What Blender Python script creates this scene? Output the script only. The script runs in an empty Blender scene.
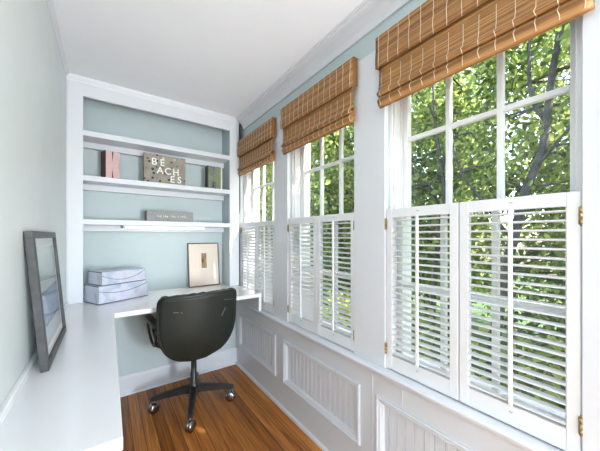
import bpy, bmesh, math, random
import numpy as np
from mathutils import Vector, Matrix

scene = bpy.context.scene
COL = scene.collection
R = math.radians

# ------------------------------------------------------------------ camera
EYE = Vector((0.0, 0.0, 1.2))
YAW = math.atan(193 / 270)
cam_d = bpy.data.cameras.new('camera')
cam_d.sensor_fit = 'HORIZONTAL'
cam_d.sensor_width = 36
cam_d.lens = 36 * 270 / 600
cam_d.shift_y = 10.5 / 600
cam_d.clip_start = 0.02
cam = bpy.data.objects.new('camera', cam_d)
cam.location = EYE
cam.rotation_euler = (R(90), 0, -YAW)
COL.objects.link(cam)
scene.camera = cam

# ------------------------------------------------------------------ sky, sun, fill, exposure
world = bpy.data.worlds.new('sky')
scene.world = world
world.use_nodes = True
nt = world.node_tree
bg = nt.nodes['Background']
sky = nt.nodes.new('ShaderNodeTexSky')
sky.sky_type = 'NISHITA'
sky.sun_disc = False
sky.sun_elevation = R(51)
sky.sun_rotation = R(120)
sky.air_density = 1.0
sky.dust_density = 2.0
nt.links.new(sky.outputs[0], bg.inputs[0])
bg.inputs[1].default_value = 0.6

SUN_DIR = Vector((-0.28, 0.55, -0.78)).normalized()
sun_d = bpy.data.lights.new('sun', 'SUN')
sun_d.energy = 13.5
sun_d.color = (1.0, 0.95, 0.86)
sun_d.angle = R(0.6)
sun = bpy.data.objects.new('sun', sun_d)
sun.rotation_euler = SUN_DIR.to_track_quat('-Z', 'Y').to_euler()
COL.objects.link(sun)

def area(name, loc, aim, sx, sy, watts, color):
    d = bpy.data.lights.new(name, 'AREA')
    d.shape = 'RECTANGLE'
    d.size, d.size_y, d.energy, d.color = sx, sy, watts, color
    o = bpy.data.objects.new(name, d)
    o.location = loc
    o.rotation_euler = (Vector(aim) - Vector(loc)).to_track_quat('-Z', 'Y').to_euler()
    COL.objects.link(o)
    return o

# added fill light far behind the camera, no real source known there
area('rear_fill_light', (0.95, -3.6, 1.15), (0.25, 2.4, 1.25), 1.5, 2.0, 43, (0.91, 0.96, 1.0))
# unseen point light added behind the camera to brighten the room
lamp_d = bpy.data.lights.new('point_fill_light', 'POINT')
lamp_d.energy = 10
lamp_d.shadow_soft_size = 0.09
lamp_d.color = (0.90, 0.955, 1.0)
lamp = bpy.data.objects.new('point_fill_light', lamp_d)
lamp.location = (0.90, -1.36, 1.62)
COL.objects.link(lamp)

# made-up light added behind the camera to lift the ceiling
area('ceiling_fill_light', (0.92, -1.4, 0.90), (0.25, 1.3, 2.35), 0.14, 0.5, 29, (0.90, 0.955, 1.0))

vs = scene.view_settings
vs.view_transform = 'Standard'
vs.look = 'None'
vs.gamma = 1.0
vs.exposure = 0.74
vs.use_curve_mapping = False

# ------------------------------------------------------------------ materials
def base_mat(name):
    m = bpy.data.materials.new(name)
    m.use_nodes = True
    return m, m.node_tree, m.node_tree.nodes['Principled BSDF']

def N(t, kind, **kw):
    n = t.nodes.new(kind)
    for k, v in kw.items():
        setattr(n, k, v)
    return n

def coords(t, scale=(1, 1, 1), out='Object'):
    tc = N(t, 'ShaderNodeTexCoord')
    mp = N(t, 'ShaderNodeMapping')
    mp.inputs['Scale'].default_value = scale
    t.links.new(tc.outputs[out], mp.inputs[0])
    return mp

def ramp(t, stops, interp='LINEAR'):
    r = N(t, 'ShaderNodeValToRGB')
    cr = r.color_ramp
    cr.interpolation = interp
    while len(cr.elements) < len(stops):
        cr.elements.new(0.5)
    for e, (p, c) in zip(cr.elements, stops):
        e.position = p
        e.color = (*c, 1)
    return r

def paint(name, col, rough=0.5, var=0.03, scale=6.0, bump=0.0, metal=0.0, coat=0.0, bscale=60.0):
    m, t, p = base_mat(name)
    mp = coords(t)
    n = N(t, 'ShaderNodeTexNoise')
    n.inputs['Scale'].default_value = scale
    n.inputs['Detail'].default_value = 4
    t.links.new(mp.outputs[0], n.inputs[0])
    r = ramp(t, [(0.3, tuple(max(0, c * (1 - var)) for c in col)), (0.7, tuple(min(1, c * (1 + var)) for c in col))])
    t.links.new(n.outputs[0], r.inputs[0])
    t.links.new(r.outputs[0], p.inputs['Base Color'])
    p.inputs['Roughness'].default_value = rough
    p.inputs['Metallic'].default_value = metal
    p.inputs['Coat Weight'].default_value = coat
    if bump:
        n2 = N(t, 'ShaderNodeTexNoise')
        n2.inputs['Scale'].default_value = bscale
        n2.inputs['Detail'].default_value = 5
        t.links.new(mp.outputs[0], n2.inputs[0])
        b = N(t, 'ShaderNodeBump')
        b.inputs['Strength'].default_value = bump
        b.inputs['Distance'].default_value = 0.002
        t.links.new(n2.outputs[0], b.inputs['Height'])
        t.links.new(b.outputs[0], p.inputs['Normal'])
    return m

WHITE = paint('white_trim_paint', (0.70, 0.725, 0.765), 0.38, 0.01)
SASH = paint('sash_white', (0.86, 0.865, 0.87), 0.35, 0.01)
CEIL = paint('ceiling_paint', (0.86, 0.885, 0.915), 0.8, 0.012, bump=0.05)
AQUA = paint('pale_aqua_paint', (0.51, 0.597, 0.608), 0.55, 0.02)
LEFTP = paint('pale_grey_green_paint', (0.68, 0.725, 0.71), 0.42, 0.02)
DESKW = paint('white_satin_desk', (0.80, 0.81, 0.825), 0.16, 0.01, coat=0.2)
SHUT = paint('shutter_white', (0.785, 0.80, 0.82), 0.35, 0.01)
BRASS = paint('aged_brass', (0.42, 0.32, 0.16), 0.35, 0.25, 40, metal=0.9)
STEEL = paint('brushed_steel', (0.55, 0.55, 0.55), 0.25, 0.1, metal=1.0)
CHROME = paint('dark_chrome', (0.27, 0.27, 0.265), 0.2, 0.05, metal=1.0)
BLACKM = paint('black_metal', (0.018, 0.019, 0.018), 0.38, 0.2, 20)
BLACKR = paint('black_rubber', (0.012, 0.012, 0.012), 0.7, 0.2, 20)
SHELLM = paint('dark_green_black_shell', (0.012, 0.0155, 0.0115), 0.5, 0.25, 8, bump=0.12, bscale=220)
LEATHER = paint('black_leather', (0.012, 0.014, 0.011), 0.36, 0.3, 14, bump=0.5, bscale=90)
SCRATCH = paint('pale_scratch', (0.33, 0.35, 0.31), 0.6, 0.2, 60)
GREYWOOD = paint('dark_grey_wood', (0.052, 0.054, 0.055), 0.5, 0.25, 30, bump=0.15)
WALNUT = paint('dark_brown_wood', (0.13, 0.072, 0.045), 0.38, 0.3, 40)
MAT_CREAM = paint('cream_mat', (0.88, 0.79, 0.69), 0.6, 0.02)
MAT_WHITE = paint('white_mat', (0.80, 0.82, 0.82), 0.5, 0.02)
CORD = paint('tan_cord', (0.74, 0.64, 0.48), 0.8, 0.1, 60)
SPLINE = paint('bark', (0.10, 0.085, 0.07), 0.9, 0.45, 9, bump=0.8, bscale=25)
PINK = paint('dusty_pink', (0.66, 0.45, 0.44), 0.6, 0.06, 40)
MAROON = paint('dark_maroon', (0.085, 0.032, 0.028), 0.6, 0.5, 60)
SAGE = paint('sage_green', (0.20, 0.235, 0.145), 0.6, 0.12, 40)
DARKG = paint('very_dark_green', (0.03, 0.032, 0.022), 0.6, 0.2, 40)
CREAM = paint('cream_edge', (0.82, 0.80, 0.68), 0.6, 0.05, 40)
BOOKGREY = paint('grey_cloth', (0.33, 0.335, 0.33), 0.75, 0.12, 90, bump=0.3, bscale=300)
PAGES = paint('aged_pages', (0.30, 0.27, 0.17), 0.8, 0.3, 120)
LETTER = paint('white_lettering', (0.86, 0.85, 0.82), 0.6, 0.02)
NAVY = paint('dark_edging', (0.10, 0.10, 0.17), 0.7, 0.2, 40)
SOILM = paint('lawn', (0.05, 0.10, 0.025), 0.95, 0.5, 3, bump=0.5)
SEAL = paint('grey_plastic', (0.12, 0.12, 0.12), 0.5, 0.1)

def floor_mat():
    m, t, p = base_mat('pine_floorboards')
    L = t.links.new
    tc = N(t, 'ShaderNodeTexCoord')
    sx = N(t, 'ShaderNodeSeparateXYZ')
    L(tc.outputs['Object'], sx.inputs[0])
    W = 0.062
    div = N(t, 'ShaderNodeMath', operation='DIVIDE'); div.inputs[1].default_value = W
    L(sx.outputs[0], div.inputs[0])
    fl = N(t, 'ShaderNodeMath', operation='FLOOR'); L(div.outputs[0], fl.inputs[0])
    fr = N(t, 'ShaderNodeMath', operation='FRACT'); L(div.outputs[0], fr.inputs[0])
    wn = N(t, 'ShaderNodeTexWhiteNoise', noise_dimensions='1D'); L(fl.outputs[0], wn.inputs['W'])
    off = N(t, 'ShaderNodeMath', operation='MULTIPLY_ADD')
    off.inputs[1].default_value = 7.3
    L(wn.outputs[0], off.inputs[0]); L(sx.outputs[1], off.inputs[2])
    cb = N(t, 'ShaderNodeCombineXYZ')
    L(sx.outputs[0], cb.inputs[0]); L(off.outputs[0], cb.inputs[1])
    mp = N(t, 'ShaderNodeMapping'); mp.inputs['Scale'].default_value = (55, 2.2, 1)
    L(cb.outputs[0], mp.inputs[0])
    gn = N(t, 'ShaderNodeTexNoise'); gn.inputs['Scale'].default_value = 1.0; gn.inputs['Detail'].default_value = 6
    gn.inputs['Distortion'].default_value = 1.2
    L(mp.outputs[0], gn.inputs[0])
    mix = N(t, 'ShaderNodeMath', operation='MULTIPLY_ADD'); mix.inputs[1].default_value = 0.78
    L(gn.outputs[0], mix.inputs[0])
    h = N(t, 'ShaderNodeMath', operation='MULTIPLY'); h.inputs[1].default_value = 0.24
    L(wn.outputs[0], h.inputs[0]); L(h.outputs[0], mix.inputs[2])
    cr = ramp(t, [(0.26, (0.105, 0.030, 0.007)), (0.42, (0.25, 0.082, 0.015)), (0.58, (0.40, 0.145, 0.027)), (0.76, (0.57, 0.24, 0.056))])
    L(mix.outputs[0], cr.inputs[0])
    # seams
    a = N(t, 'ShaderNodeMath', operation='SUBTRACT'); a.inputs[1].default_value = 0.5; L(fr.outputs[0], a.inputs[0])
    b = N(t, 'ShaderNodeMath', operation='ABSOLUTE'); L(a.outputs[0], b.inputs[0])
    c = N(t, 'ShaderNodeMath', operation='GREATER_THAN'); c.inputs[1].default_value = 0.475; L(b.outputs[0], c.inputs[0])
    mc = N(t, 'ShaderNodeMix', data_type='RGBA'); mc.inputs['B'].default_value = (0.035, 0.014, 0.006, 1)
    L(c.outputs[0], mc.inputs['Factor']); L(cr.outputs[0], mc.inputs['A'])
    L(mc.outputs['Result'], p.inputs['Base Color'])
    p.inputs['Roughness'].default_value = 0.36
    p.inputs['Specular IOR Level'].default_value = 0.35
    bp = N(t, 'ShaderNodeBump'); bp.inputs['Strength'].default_value = 0.25; bp.inputs['Distance'].default_value = 0.002
    inv = N(t, 'ShaderNodeMath', operation='SUBTRACT'); inv.inputs[0].default_value = 1.0
    L(c.outputs[0], inv.inputs[1]); L(inv.outputs[0], bp.inputs['Height']); L(bp.outputs[0], p.inputs['Normal'])
    return m
FLOORM = floor_mat()

def bamboo_mat():
    m, t, p = base_mat('woven_bamboo')
    L = t.links.new
    tc = N(t, 'ShaderNodeTexCoord')
    sp = N(t, 'ShaderNodeSeparateXYZ'); L(tc.outputs['UV'], sp.inputs[0])
    d = N(t, 'ShaderNodeMath', operation='MULTIPLY'); d.inputs[1].default_value = 300.0; L(sp.outputs[1], d.inputs[0])
    fl = N(t, 'ShaderNodeMath', operation='FLOOR'); L(d.outputs[0], fl.inputs[0])
    fr = N(t, 'ShaderNodeMath', operation='FRACT'); L(d.outputs[0], fr.inputs[0])
    wn = N(t, 'ShaderNodeTexWhiteNoise', noise_dimensions='1D'); L(fl.outputs[0], wn.inputs['W'])
    cb = N(t, 'ShaderNodeCombineXYZ')
    L(sp.outputs[0], cb.inputs[0]); L(fl.outputs[0], cb.inputs[1])
    mp = N(t, 'ShaderNodeMapping'); mp.inputs['Scale'].default_value = (9, 3.7, 1); L(cb.outputs[0], mp.inputs[0])
    n = N(t, 'ShaderNodeTexNoise'); n.inputs['Scale'].default_value = 1.0; n.inputs['Detail'].default_value = 3
    L(mp.outputs[0], n.inputs[0])
    s = N(t, 'ShaderNodeMath', operation='MULTIPLY_ADD'); s.inputs[1].default_value = 0.6
    h = N(t, 'ShaderNodeMath', operation='MULTIPLY'); h.inputs[1].default_value = 0.42; L(wn.outputs[0], h.inputs[0])
    L(n.outputs[0], s.inputs[0]); L(h.outputs[0], s.inputs[2])
    cr = ramp(t, [(0.22, (0.16, 0.070, 0.022)), (0.45, (0.345, 0.160, 0.050)), (0.62, (0.47, 0.235, 0.080)), (0.85, (0.62, 0.36, 0.145))])
    L(s.outputs[0], cr.inputs[0])
    L(cr.outputs[0], p.inputs['Base Color'])
    p.inputs['Roughness'].default_value = 0.5
    a = N(t, 'ShaderNodeMath', operation='PINGPONG'); a.inputs[1].default_value = 0.5; L(fr.outputs[0], a.inputs[0])
    bp = N(t, 'ShaderNodeBump'); bp.inputs['Strength'].default_value = 0.5; bp.inputs['Distance'].default_value = 0.002
    L(a.outputs[0], bp.inputs['Height']); L(bp.outputs[0], p.inputs['Normal'])
    tr = N(t, 'ShaderNodeBsdfTranslucent'); L(cr.outputs[0], tr.inputs[0])
    mx = N(t, 'ShaderNodeMixShader'); mx.inputs[0].default_value = 0.12
    L(p.outputs[0], mx.inputs[1]); L(tr.outputs[0], mx.inputs[2])
    L(mx.outputs[0], t.nodes['Material Output'].inputs[0])
    return m
BAMBOO = bamboo_mat()

def glass_mat(name, refl=0.06, graze=0.8, tint=(0.96, 0.975, 0.97)):
    m, t, p = base_mat(name)
    t.nodes.remove(p)
    tr = N(t, 'ShaderNodeBsdfTransparent')
    tr.inputs[0].default_value = (*tint, 1)
    gl = N(t, 'ShaderNodeBsdfGlossy'); gl.inputs['Roughness'].default_value = 0.02
    lw = N(t, 'ShaderNodeLayerWeight'); lw.inputs[0].default_value = 0.5
    pw = N(t, 'ShaderNodeMath', operation='POWER'); pw.inputs[1].default_value = 5.0
    t.links.new(lw.outputs['Facing'], pw.inputs[0])
    fz = N(t, 'ShaderNodeMath', operation='MULTIPLY_ADD'); fz.inputs[1].default_value = graze; fz.inputs[2].default_value = refl * .5
    t.links.new(pw.outputs[0], fz.inputs[0])
    mx = N(t, 'ShaderNodeMixShader')
    t.links.new(fz.outputs[0], mx.inputs[0])
    t.links.new(tr.outputs[0], mx.inputs[1]); t.links.new(gl.outputs[0], mx.inputs[2])
    t.links.new(mx.outputs[0], t.nodes['Material Output'].inputs[0])
    return m
GLASS = glass_mat('window_glass')
PGLASS = glass_mat('picture_glass', 0.03, 0.35, (0.985, 0.98, 0.975))

def leaf_mat(name, dark, mid, light):
    m, t, p = base_mat(name)
    L = t.links.new
    g = N(t, 'ShaderNodeNewGeometry')
    cr = ramp(t, [(0.0, dark), (0.5, mid), (1.0, light)])
    L(g.outputs['Random Per Island'], cr.inputs[0])
    L(cr.outputs[0], p.inputs['Base Color'])
    p.inputs['Roughness'].default_value = 0.5
    tr = N(t, 'ShaderNodeBsdfTranslucent')
    hs = N(t, 'ShaderNodeHueSaturation'); hs.inputs['Value'].default_value = 1.5; hs.inputs['Saturation'].default_value = 1.0
    L(cr.outputs[0], hs.inputs['Color']); L(hs.outputs[0], tr.inputs[0])
    mx = N(t, 'ShaderNodeMixShader'); mx.inputs[0].default_value = 0.5
    L(p.outputs[0], mx.inputs[1]); L(tr.outputs[0], mx.inputs[2])
    L(mx.outputs[0], t.nodes['Material Output'].inputs[0])
    return m
LEAF1 = leaf_mat('fresh_leaves', (0.07, 0.105, 0.03), (0.18, 0.245, 0.065), (0.44, 0.49, 0.15))
LEAF2 = leaf_mat('deep_leaves', (0.055, 0.085, 0.03), (0.13, 0.185, 0.055), (0.32, 0.37, 0.12))
LEAF3 = leaf_mat('yellow_green_leaves', (0.11, 0.145, 0.04), (0.26, 0.31, 0.085), (0.54, 0.55, 0.19))

def terrazzo():
    m, t, p = base_mat('speckled_stone_print')
    L = t.links.new
    mp = coords(t)
    n = N(t, 'ShaderNodeTexNoise'); n.inputs['Scale'].default_value = 14; n.inputs['Detail'].default_value = 3
    L(mp.outputs[0], n.inputs[0])
    base = ramp(t, [(0.35, (0.23, 0.215, 0.19)), (0.6, (0.34, 0.30, 0.235)), (0.75, (0.38, 0.31, 0.19))])
    L(n.outputs[0], base.inputs[0])
    v = N(t, 'ShaderNodeTexVoronoi'); v.inputs['Scale'].default_value = 36
    L(mp.outputs[0], v.inputs['Vector'])
    lt = N(t, 'ShaderNodeMath', operation='LESS_THAN'); lt.inputs[1].default_value = 0.36
    L(v.outputs['Distance'], lt.inputs[0])
    sp = N(t, 'ShaderNodeSeparateColor'); L(v.outputs['Color'], sp.inputs[0])
    sc = ramp(t, [(0.0, (0.02, 0.025, 0.06)), (0.35, (0.05, 0.05, 0.06)), (0.55, (0.30, 0.15, 0.08)), (0.72, (0.55, 0.52, 0.46)), (0.85, (0.12, 0.09, 0.07))], 'CONSTANT')
    L(sp.outputs[0], sc.inputs[0])
    gt = N(t, 'ShaderNodeMath', operation='GREATER_THAN'); gt.inputs[1].default_value = 0.35; L(sp.outputs[1], gt.inputs[0])
    ml = N(t, 'ShaderNodeMath', operation='MULTIPLY'); L(lt.outputs[0], ml.inputs[0]); L(gt.outputs[0], ml.inputs[1])
    mx = N(t, 'ShaderNodeMix', data_type='RGBA')
    L(ml.outputs[0], mx.inputs['Factor']); L(base.outputs[0], mx.inputs['A']); L(sc.outputs[0], mx.inputs['B'])
    L(mx.outputs['Result'], p.inputs['Base Color'])
    p.inputs['Roughness'].default_value = 0.6
    return m
TERRAZZO = terrazzo()

def box_print():
    m, t, p = base_mat('pale_blue_map_print')
    L = t.links.new
    mp = coords(t)
    n = N(t, 'ShaderNodeTexNoise'); n.inputs['Scale'].default_value = 11; n.inputs['Detail'].default_value = 8; n.inputs['Distortion'].default_value = 0.8
    L(mp.outputs[0], n.inputs[0])
    cr = ramp(t, [(0.34, (0.40, 0.46, 0.60)), (0.46, (0.52, 0.57, 0.69)), (0.52, (0.62, 0.65, 0.74)), (0.66, (0.57, 0.58, 0.71))])
    L(n.outputs[0], cr.inputs[0])
    L(cr.outputs[0], p.inputs['Base Color'])
    p.inputs['Roughness'].default_value = 0.55
    return m
BOXM = box_print()

def seascape():
    m, t, p = base_mat('misty_shore_print')
    L = t.links.new
    tc = N(t, 'ShaderNodeTexCoord')
    n = N(t, 'ShaderNodeTexNoise'); n.inputs['Scale'].default_value = 9; n.inputs['Detail'].default_value = 6
    L(tc.outputs['UV'], n.inputs[0])
    sp = N(t, 'ShaderNodeSeparateXYZ'); L(tc.outputs['UV'], sp.inputs[0])
    ad = N(t, 'ShaderNodeMath', operation='MULTIPLY_ADD'); ad.inputs[1].default_value = 0.05
    L(n.outputs[0], ad.inputs[0]); L(sp.outputs[1], ad.inputs[2])
    cr = ramp(t, [(0.0, (0.62, 0.66, 0.70)), (0.20, (0.52, 0.60, 0.72)), (0.235, (0.05, 0.06, 0.09)), (0.255, (0.26, 0.36, 0.52)),
                  (0.40, (0.34, 0.45, 0.62)), (0.53, (0.30, 0.40, 0.52)), (0.555, (0.07, 0.08, 0.09)), (0.575, (0.56, 0.63, 0.62)), (0.8, (0.50, 0.57, 0.55)), (1.0, (0.66, 0.71, 0.70))])
    L(ad.outputs[0], cr.inputs[0])
    L(cr.outputs[0], p.inputs['Base Color'])
    p.inputs['Roughness'].default_value = 0.12
    return m
SEA = seascape()

def small_print():
    m, t, p = base_mat('brown_etching')
    mp = coords(t, (60, 1, 12))
    n = N(t, 'ShaderNodeTexNoise'); n.inputs['Scale'].default_value = 1.0; n.inputs['Detail'].default_value = 6
    t.links.new(mp.outputs[0], n.inputs[0])
    cr = ramp(t, [(0.38, (0.06, 0.035, 0.02)), (0.5, (0.33, 0.21, 0.10)), (0.68, (0.50, 0.35, 0.18))])
    t.links.new(n.outputs[0], cr.inputs[0])
    t.links.new(cr.outputs[0], p.inputs['Base Color'])
    p.inputs['Roughness'].default_value = 0.6
    return m
ETCH = small_print()

def lamp_mat():
    m, t, p = base_mat('lit_diffuser')
    p.inputs['Base Color'].default_value = (0.95, 0.97, 1, 1)
    p.inputs['Emission Color'].default_value = (1.0, 0.985, 0.96, 1)
    p.inputs['Emission Strength'].default_value = 3.2
    return m
LIT = lamp_mat()

# ------------------------------------------------------------------ mesh helpers
class MB:
    def __init__(s):
        s.v = []; s.f = []; s.uv = None; s.smooth = []
    def add(s, verts, faces, smooth=False):
        o = len(s.v)
        s.v += [tuple(q) for q in verts]
        for f in faces:
            s.f.append(tuple(i + o for i in f)); s.smooth.append(smooth)
        return s
    def box(s, x0, x1, y0, y1, z0, z1, b=0.0, M=None, seg=1):
        bm = bmesh.new()
        bmesh.ops.create_cube(bm, size=1)
        for q in bm.verts:
            q.co = Vector((x0 + (q.co.x + .5) * (x1 - x0), y0 + (q.co.y + .5) * (y1 - y0), z0 + (q.co.z + .5) * (z1 - z0)))
        if b:
            bmesh.ops.bevel(bm, geom=list(bm.edges), offset=b, segments=seg, affect='EDGES', profile=0.5)
        s.from_bm(bm, M, seg > 2)
        return s
    def from_bm(s, bm, M=None, smooth=False):
        bm.verts.index_update()
        vs_ = [(M @ q.co) if M is not None else q.co.copy() for q in bm.verts]
        s.add(vs_, [[q.index for q in f.verts] for f in bm.faces], smooth)
        bm.free()
    def tube(s, pts, rad, n=8, caps=True, smooth=True, flat=1.0):
        pts = [Vector(p) for p in pts]
        if not hasattr(rad, '__len__'):
            rad = [rad] * len(pts)
        rings = []
        prev = None
        for i, p in enumerate(pts):
            if i == 0: d = pts[1] - p
            elif i == len(pts) - 1: d = p - pts[-2]
            else: d = (pts[i + 1] - pts[i - 1])
            d.normalize()
            if prev is None:
                a = Vector((0, 0, 1)) if abs(d.z) < .9 else Vector((1, 0, 0))
                u = d.cross(a).normalized()
            else:
                u = (prev - d * prev.dot(d))
                u = u.normalized() if u.length > 1e-6 else d.orthogonal().normalized()
            prev = u
            w = d.cross(u)
            rings.append([p + (u * math.cos(2 * math.pi * k / n) + w * flat * math.sin(2 * math.pi * k / n)) * rad[i] for k in range(n)])
        vv = [q for r in rings for q in r]
        ff = []
        for i in range(len(pts) - 1):
            for k in range(n):
                ff.append((i * n + k, i * n + (k + 1) % n, (i + 1) * n + (k + 1) % n, (i + 1) * n + k))
        s.add(vv, ff, smooth)
        if caps:
            o = len(s.v) - len(vv)
            s.f.append(tuple(o + k for k in reversed(range(n)))); s.smooth.append(False)
            s.f.append(tuple(o + (len(pts) - 1) * n + k for k in range(n))); s.smooth.append(False)
        return s
    def lathe(s, prof, c=(0, 0, 0), n=24, M=None):
        vv = []
        for r, z in prof:
            for k in range(n):
                a = 2 * math.pi * k / n
                q = Vector((r * math.cos(a), r * math.sin(a), z))
                if M is not None: q = M @ q
                vv.append(q + Vector(c))
        ff = []
        for i in range(len(prof) - 1):
            for k in range(n):
                ff.append((i * n + k, i * n + (k + 1) % n, (i + 1) * n + (k + 1) % n, (i + 1) * n + k))
        s.add(vv, ff, True)
        o = len(s.v) - len(vv)
        s.f.append(tuple(o + k for k in reversed(range(n)))); s.smooth.append(False)
        s.f.append(tuple(o + (len(prof) - 1) * n + k for k in range(n))); s.smooth.append(False)
        return s
    def prism(s, poly, axis, a, b, M=None):
        """extrude a 2-D polygon along an axis; poly gives the two other coordinates in order"""
        def mk(p, t):
            if axis == 'x': q = Vector((t, p[0], p[1]))
            elif axis == 'y': q = Vector((p[0], t, p[1]))
            else: q = Vector((p[0], p[1], t))
            return M @ q if M is not None else q
        n = len(poly)
        vv = [mk(p, a) for p in poly] + [mk(p, b) for p in poly]
        ff = [tuple(range(n)), tuple(reversed(range(n, 2 * n)))] + [(i, i + n, (i + 1) % n + n, (i + 1) % n) for i in range(n)]
        s.add(vv, ff, False)
        return s
    def build(s, name, mat, parent=None, loc=None, rot=None):
        me = bpy.data.meshes.new(name)
        me.from_pydata(s.v, [], s.f)
        me.polygons.foreach_set('use_smooth', s.smooth)
        me.materials.append(mat)
        if s.uv:
            ul = me.uv_layers.new(name='UVMap')
            for li, l in enumerate(me.loops):
                ul.data[li].uv = s.uv[l.vertex_index]
        bm = bmesh.new(); bm.from_mesh(me)
        bmesh.ops.recalc_face_normals(bm, faces=bm.faces)
        bm.to_mesh(me); bm.free()
        o = bpy.data.objects.new(name, me)
        COL.objects.link(o)
        if parent is not None: o.parent = parent
        if loc is not None: o.location = loc
        if rot is not None: o.rotation_euler = rot
        return o

def tag(o, label=None, cat=None, group=None, kind=None):
    if label: o['label'] = label
    if cat: o['category'] = cat
    if group: o['group'] = group
    if kind: o['kind'] = kind
    return o

def thing(name, label, cat, loc=(0, 0, 0), rz=0.0, group=None, kind=None):
    o = bpy.data.objects.new(name, None)
    o.empty_display_size = 0.05
    o.location = loc
    o.rotation_euler = (0, 0, rz)
    COL.objects.link(o)
    return tag(o, label, cat, group, kind)

def struct(name, mb, mat, label=None, cat=None):
    o = mb.build(name, mat)
    return tag(o, label, cat, None, 'structure')

def kids(o):
    return [c for c in bpy.data.objects if c.parent == o]

def copy_tree(o, parent=None):
    c = o.copy()
    COL.objects.link(c)
    if parent is not None: c.parent = parent
    for ch in kids(o):
        copy_tree(ch, c)
    return c

def text_mesh(txt, size, depth, bold=0.0):
    cu = bpy.data.curves.new('lettering', 'FONT')
    cu.body = txt; cu.size = size; cu.extrude = depth; cu.offset = bold
    cu.space_character = 1.08
    ob = bpy.data.objects.new('lettering', cu)
    COL.objects.link(ob)
    dg = bpy.context.evaluated_depsgraph_get()
    me = bpy.data.meshes.new_from_object(ob.evaluated_get(dg))
    vv = [v.co.copy() for v in me.vertices]; ff = [tuple(p.vertices) for p in me.polygons]
    bpy.data.objects.remove(ob); bpy.data.curves.remove(cu); bpy.data.meshes.remove(me)
    return vv, ff

# ------------------------------------------------------------------ dimensions of the room
XL = -0.216          # left wall
XR = 1.010           # right wall plane
XC = 0.985           # face of the casings
YR = -1.5            # rear wall, behind the camera
YU = 2.435           # wall below the desk
YA = 2.49            # back of the shelf recess
YF = 2.294           # front of the shelf frame
ZC = 2.25            # ceiling
ZD = 0.756           # desk top
DT = 0.029           # desk thickness
WIN = [0.142 + 0.781 * k for k in range(3)]
WW = 0.600
ZS = 0.622           # stool top
ZH = 2.0             # head of the window openings

# ------------------------------------------------------------------ shell
struct('floor', MB().box(XL - .1, XR + .15, YR - .1, YA + .2, -0.08, 0), FLOORM, 'orange-brown pine floorboards running the length of the room', 'floor')
struct('ceiling', MB().box(XL - .1, XR + .15, YR - .1, YA + .2, ZC, ZC + .08), CEIL, 'smooth white ceiling', 'ceiling')
struct('wall_left', MB().box(XL - .1, XL, YR - .1, YA + .2, 0, ZC), LEFTP, 'plain pale grey-green wall on the left', 'wall')
m = MB()
m.box(XL, XR, YA, YA + .2, 0, ZC)
struct('wall_back', m, AQUA, 'pale aqua wall behind the shelves and under the desk', 'wall')
m = MB()
m.box(XR, XR + .15, YR, YA, 0, ZS - .022)
m.box(XR, XR + .15, YR, YA, ZH, ZC)
ys = [YR] + [v for w in WIN for v in (w, w + WW)] + [YA]
for i in range(0, len(ys), 2):
    m.box(XR, XR + .15, ys[i], ys[i + 1], ZS - .022, ZH)
struct('wall_right', m, AQUA, 'window wall on the right with a pale aqua strip below the crown moulding', 'wall')
m = MB()
m.box(XL, -0.17, YR - .1, YR, 0, ZC); m.box(-0.17, XR, YR - .1, YR, 2.12, ZC)  # wide opening shaped to let the added fill light through
struct('wall_rear', m, LEFTP, 'unseen wall behind the camera with an opening made for the fill light', 'wall')

struct('trim_20', MB().box(XL, .994, YU, YA, 0, ZD - DT - .012), AQUA, 'pale aqua lower wall below the desk', 'wall panel')  # lower part of the back wall, built as its own piece
# crown mouldings
def crown_profile(w, h):
    return [(0, 0), (0.012, 0), (0.016, h * .12), (w * .30, h * .30), (w * .55, h * .62), (w * .82, h * .80), (w * .86, h * .88), (w, h * .90), (w, h), (0, h)]
pr = [(XR - a, ZC - .092 + b) for a, b in crown_profile(0.078, 0.092)]
struct('trim_1', MB().prism(pr, 'y', YR, YF - .02), WHITE, 'white crown moulding along the top of the window wall', 'moulding')
pr = [(XL + a, ZC - .028 + b) for a, b in [(0, 0), (.006, 0), (.010, .012), (.018, .018), (.020, .028), (0, .028)]]
struct('trim_2', MB().prism(pr, 'y', YR, YF - .02), WHITE, 'slim white moulding where the left wall meets the ceiling', 'moulding')

# casings round the windows: one flat board per pier, one head board
n_trim = 3
edges = [(-0.05, WIN[0]), (WIN[0] + WW, WIN[1]), (WIN[1] + WW, WIN[2]), (WIN[2] + WW, YF + .12)]
names = ['flat white casing board at the near edge of the nearest window', 'flat white pier board between the nearest and middle windows', 'flat white pier board between the middle and farthest windows', 'white casing board in the corner by the bookcase']
for (a, b), lb in zip(edges, names):
    m = MB()
    m.box(XC, XR, a + .0, b, ZS, 2.04, .0015)
    if a < 0:
        m.box(XC - .012, XC, a + .02, a + .075, ZS, 2.04, .002)
    struct('trim_%d' % n_trim, m, WHITE, lb, 'trim'); n_trim += 1
m = MB()
for w in WIN:
    m.box(XC + .001, XR, w, min(w + WW, YF - .02), ZH, 2.04)
struct('trim_%d' % n_trim, m, WHITE, 'white head casing across the tops of the windows', 'trim'); n_trim += 1
struct('trim_%d' % n_trim, MB().box(XC - .001, XR, -1.2, -.05, ZS, 2.04, .0015), WHITE, 'white casing board nearest the camera on the window wall', 'trim'); n_trim += 1

# stool (sill ledge) with a cove below
m = MB()
m.prism([(0.953, .604), (0.951, .613), (0.955, ZS), (XR + .06, ZS), (XR + .06, .600), (0.957, .600)], 'y', YR, YF)
m.prism([(0.972, .600), (0.994, .600), (0.994, .572), (0.984, .574), (0.980, .588)], 'y', YR, YF)
struct('trim_%d' % n_trim, m, WHITE, 'long white window stool running below the shutters', 'sill'); n_trim += 1

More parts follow.
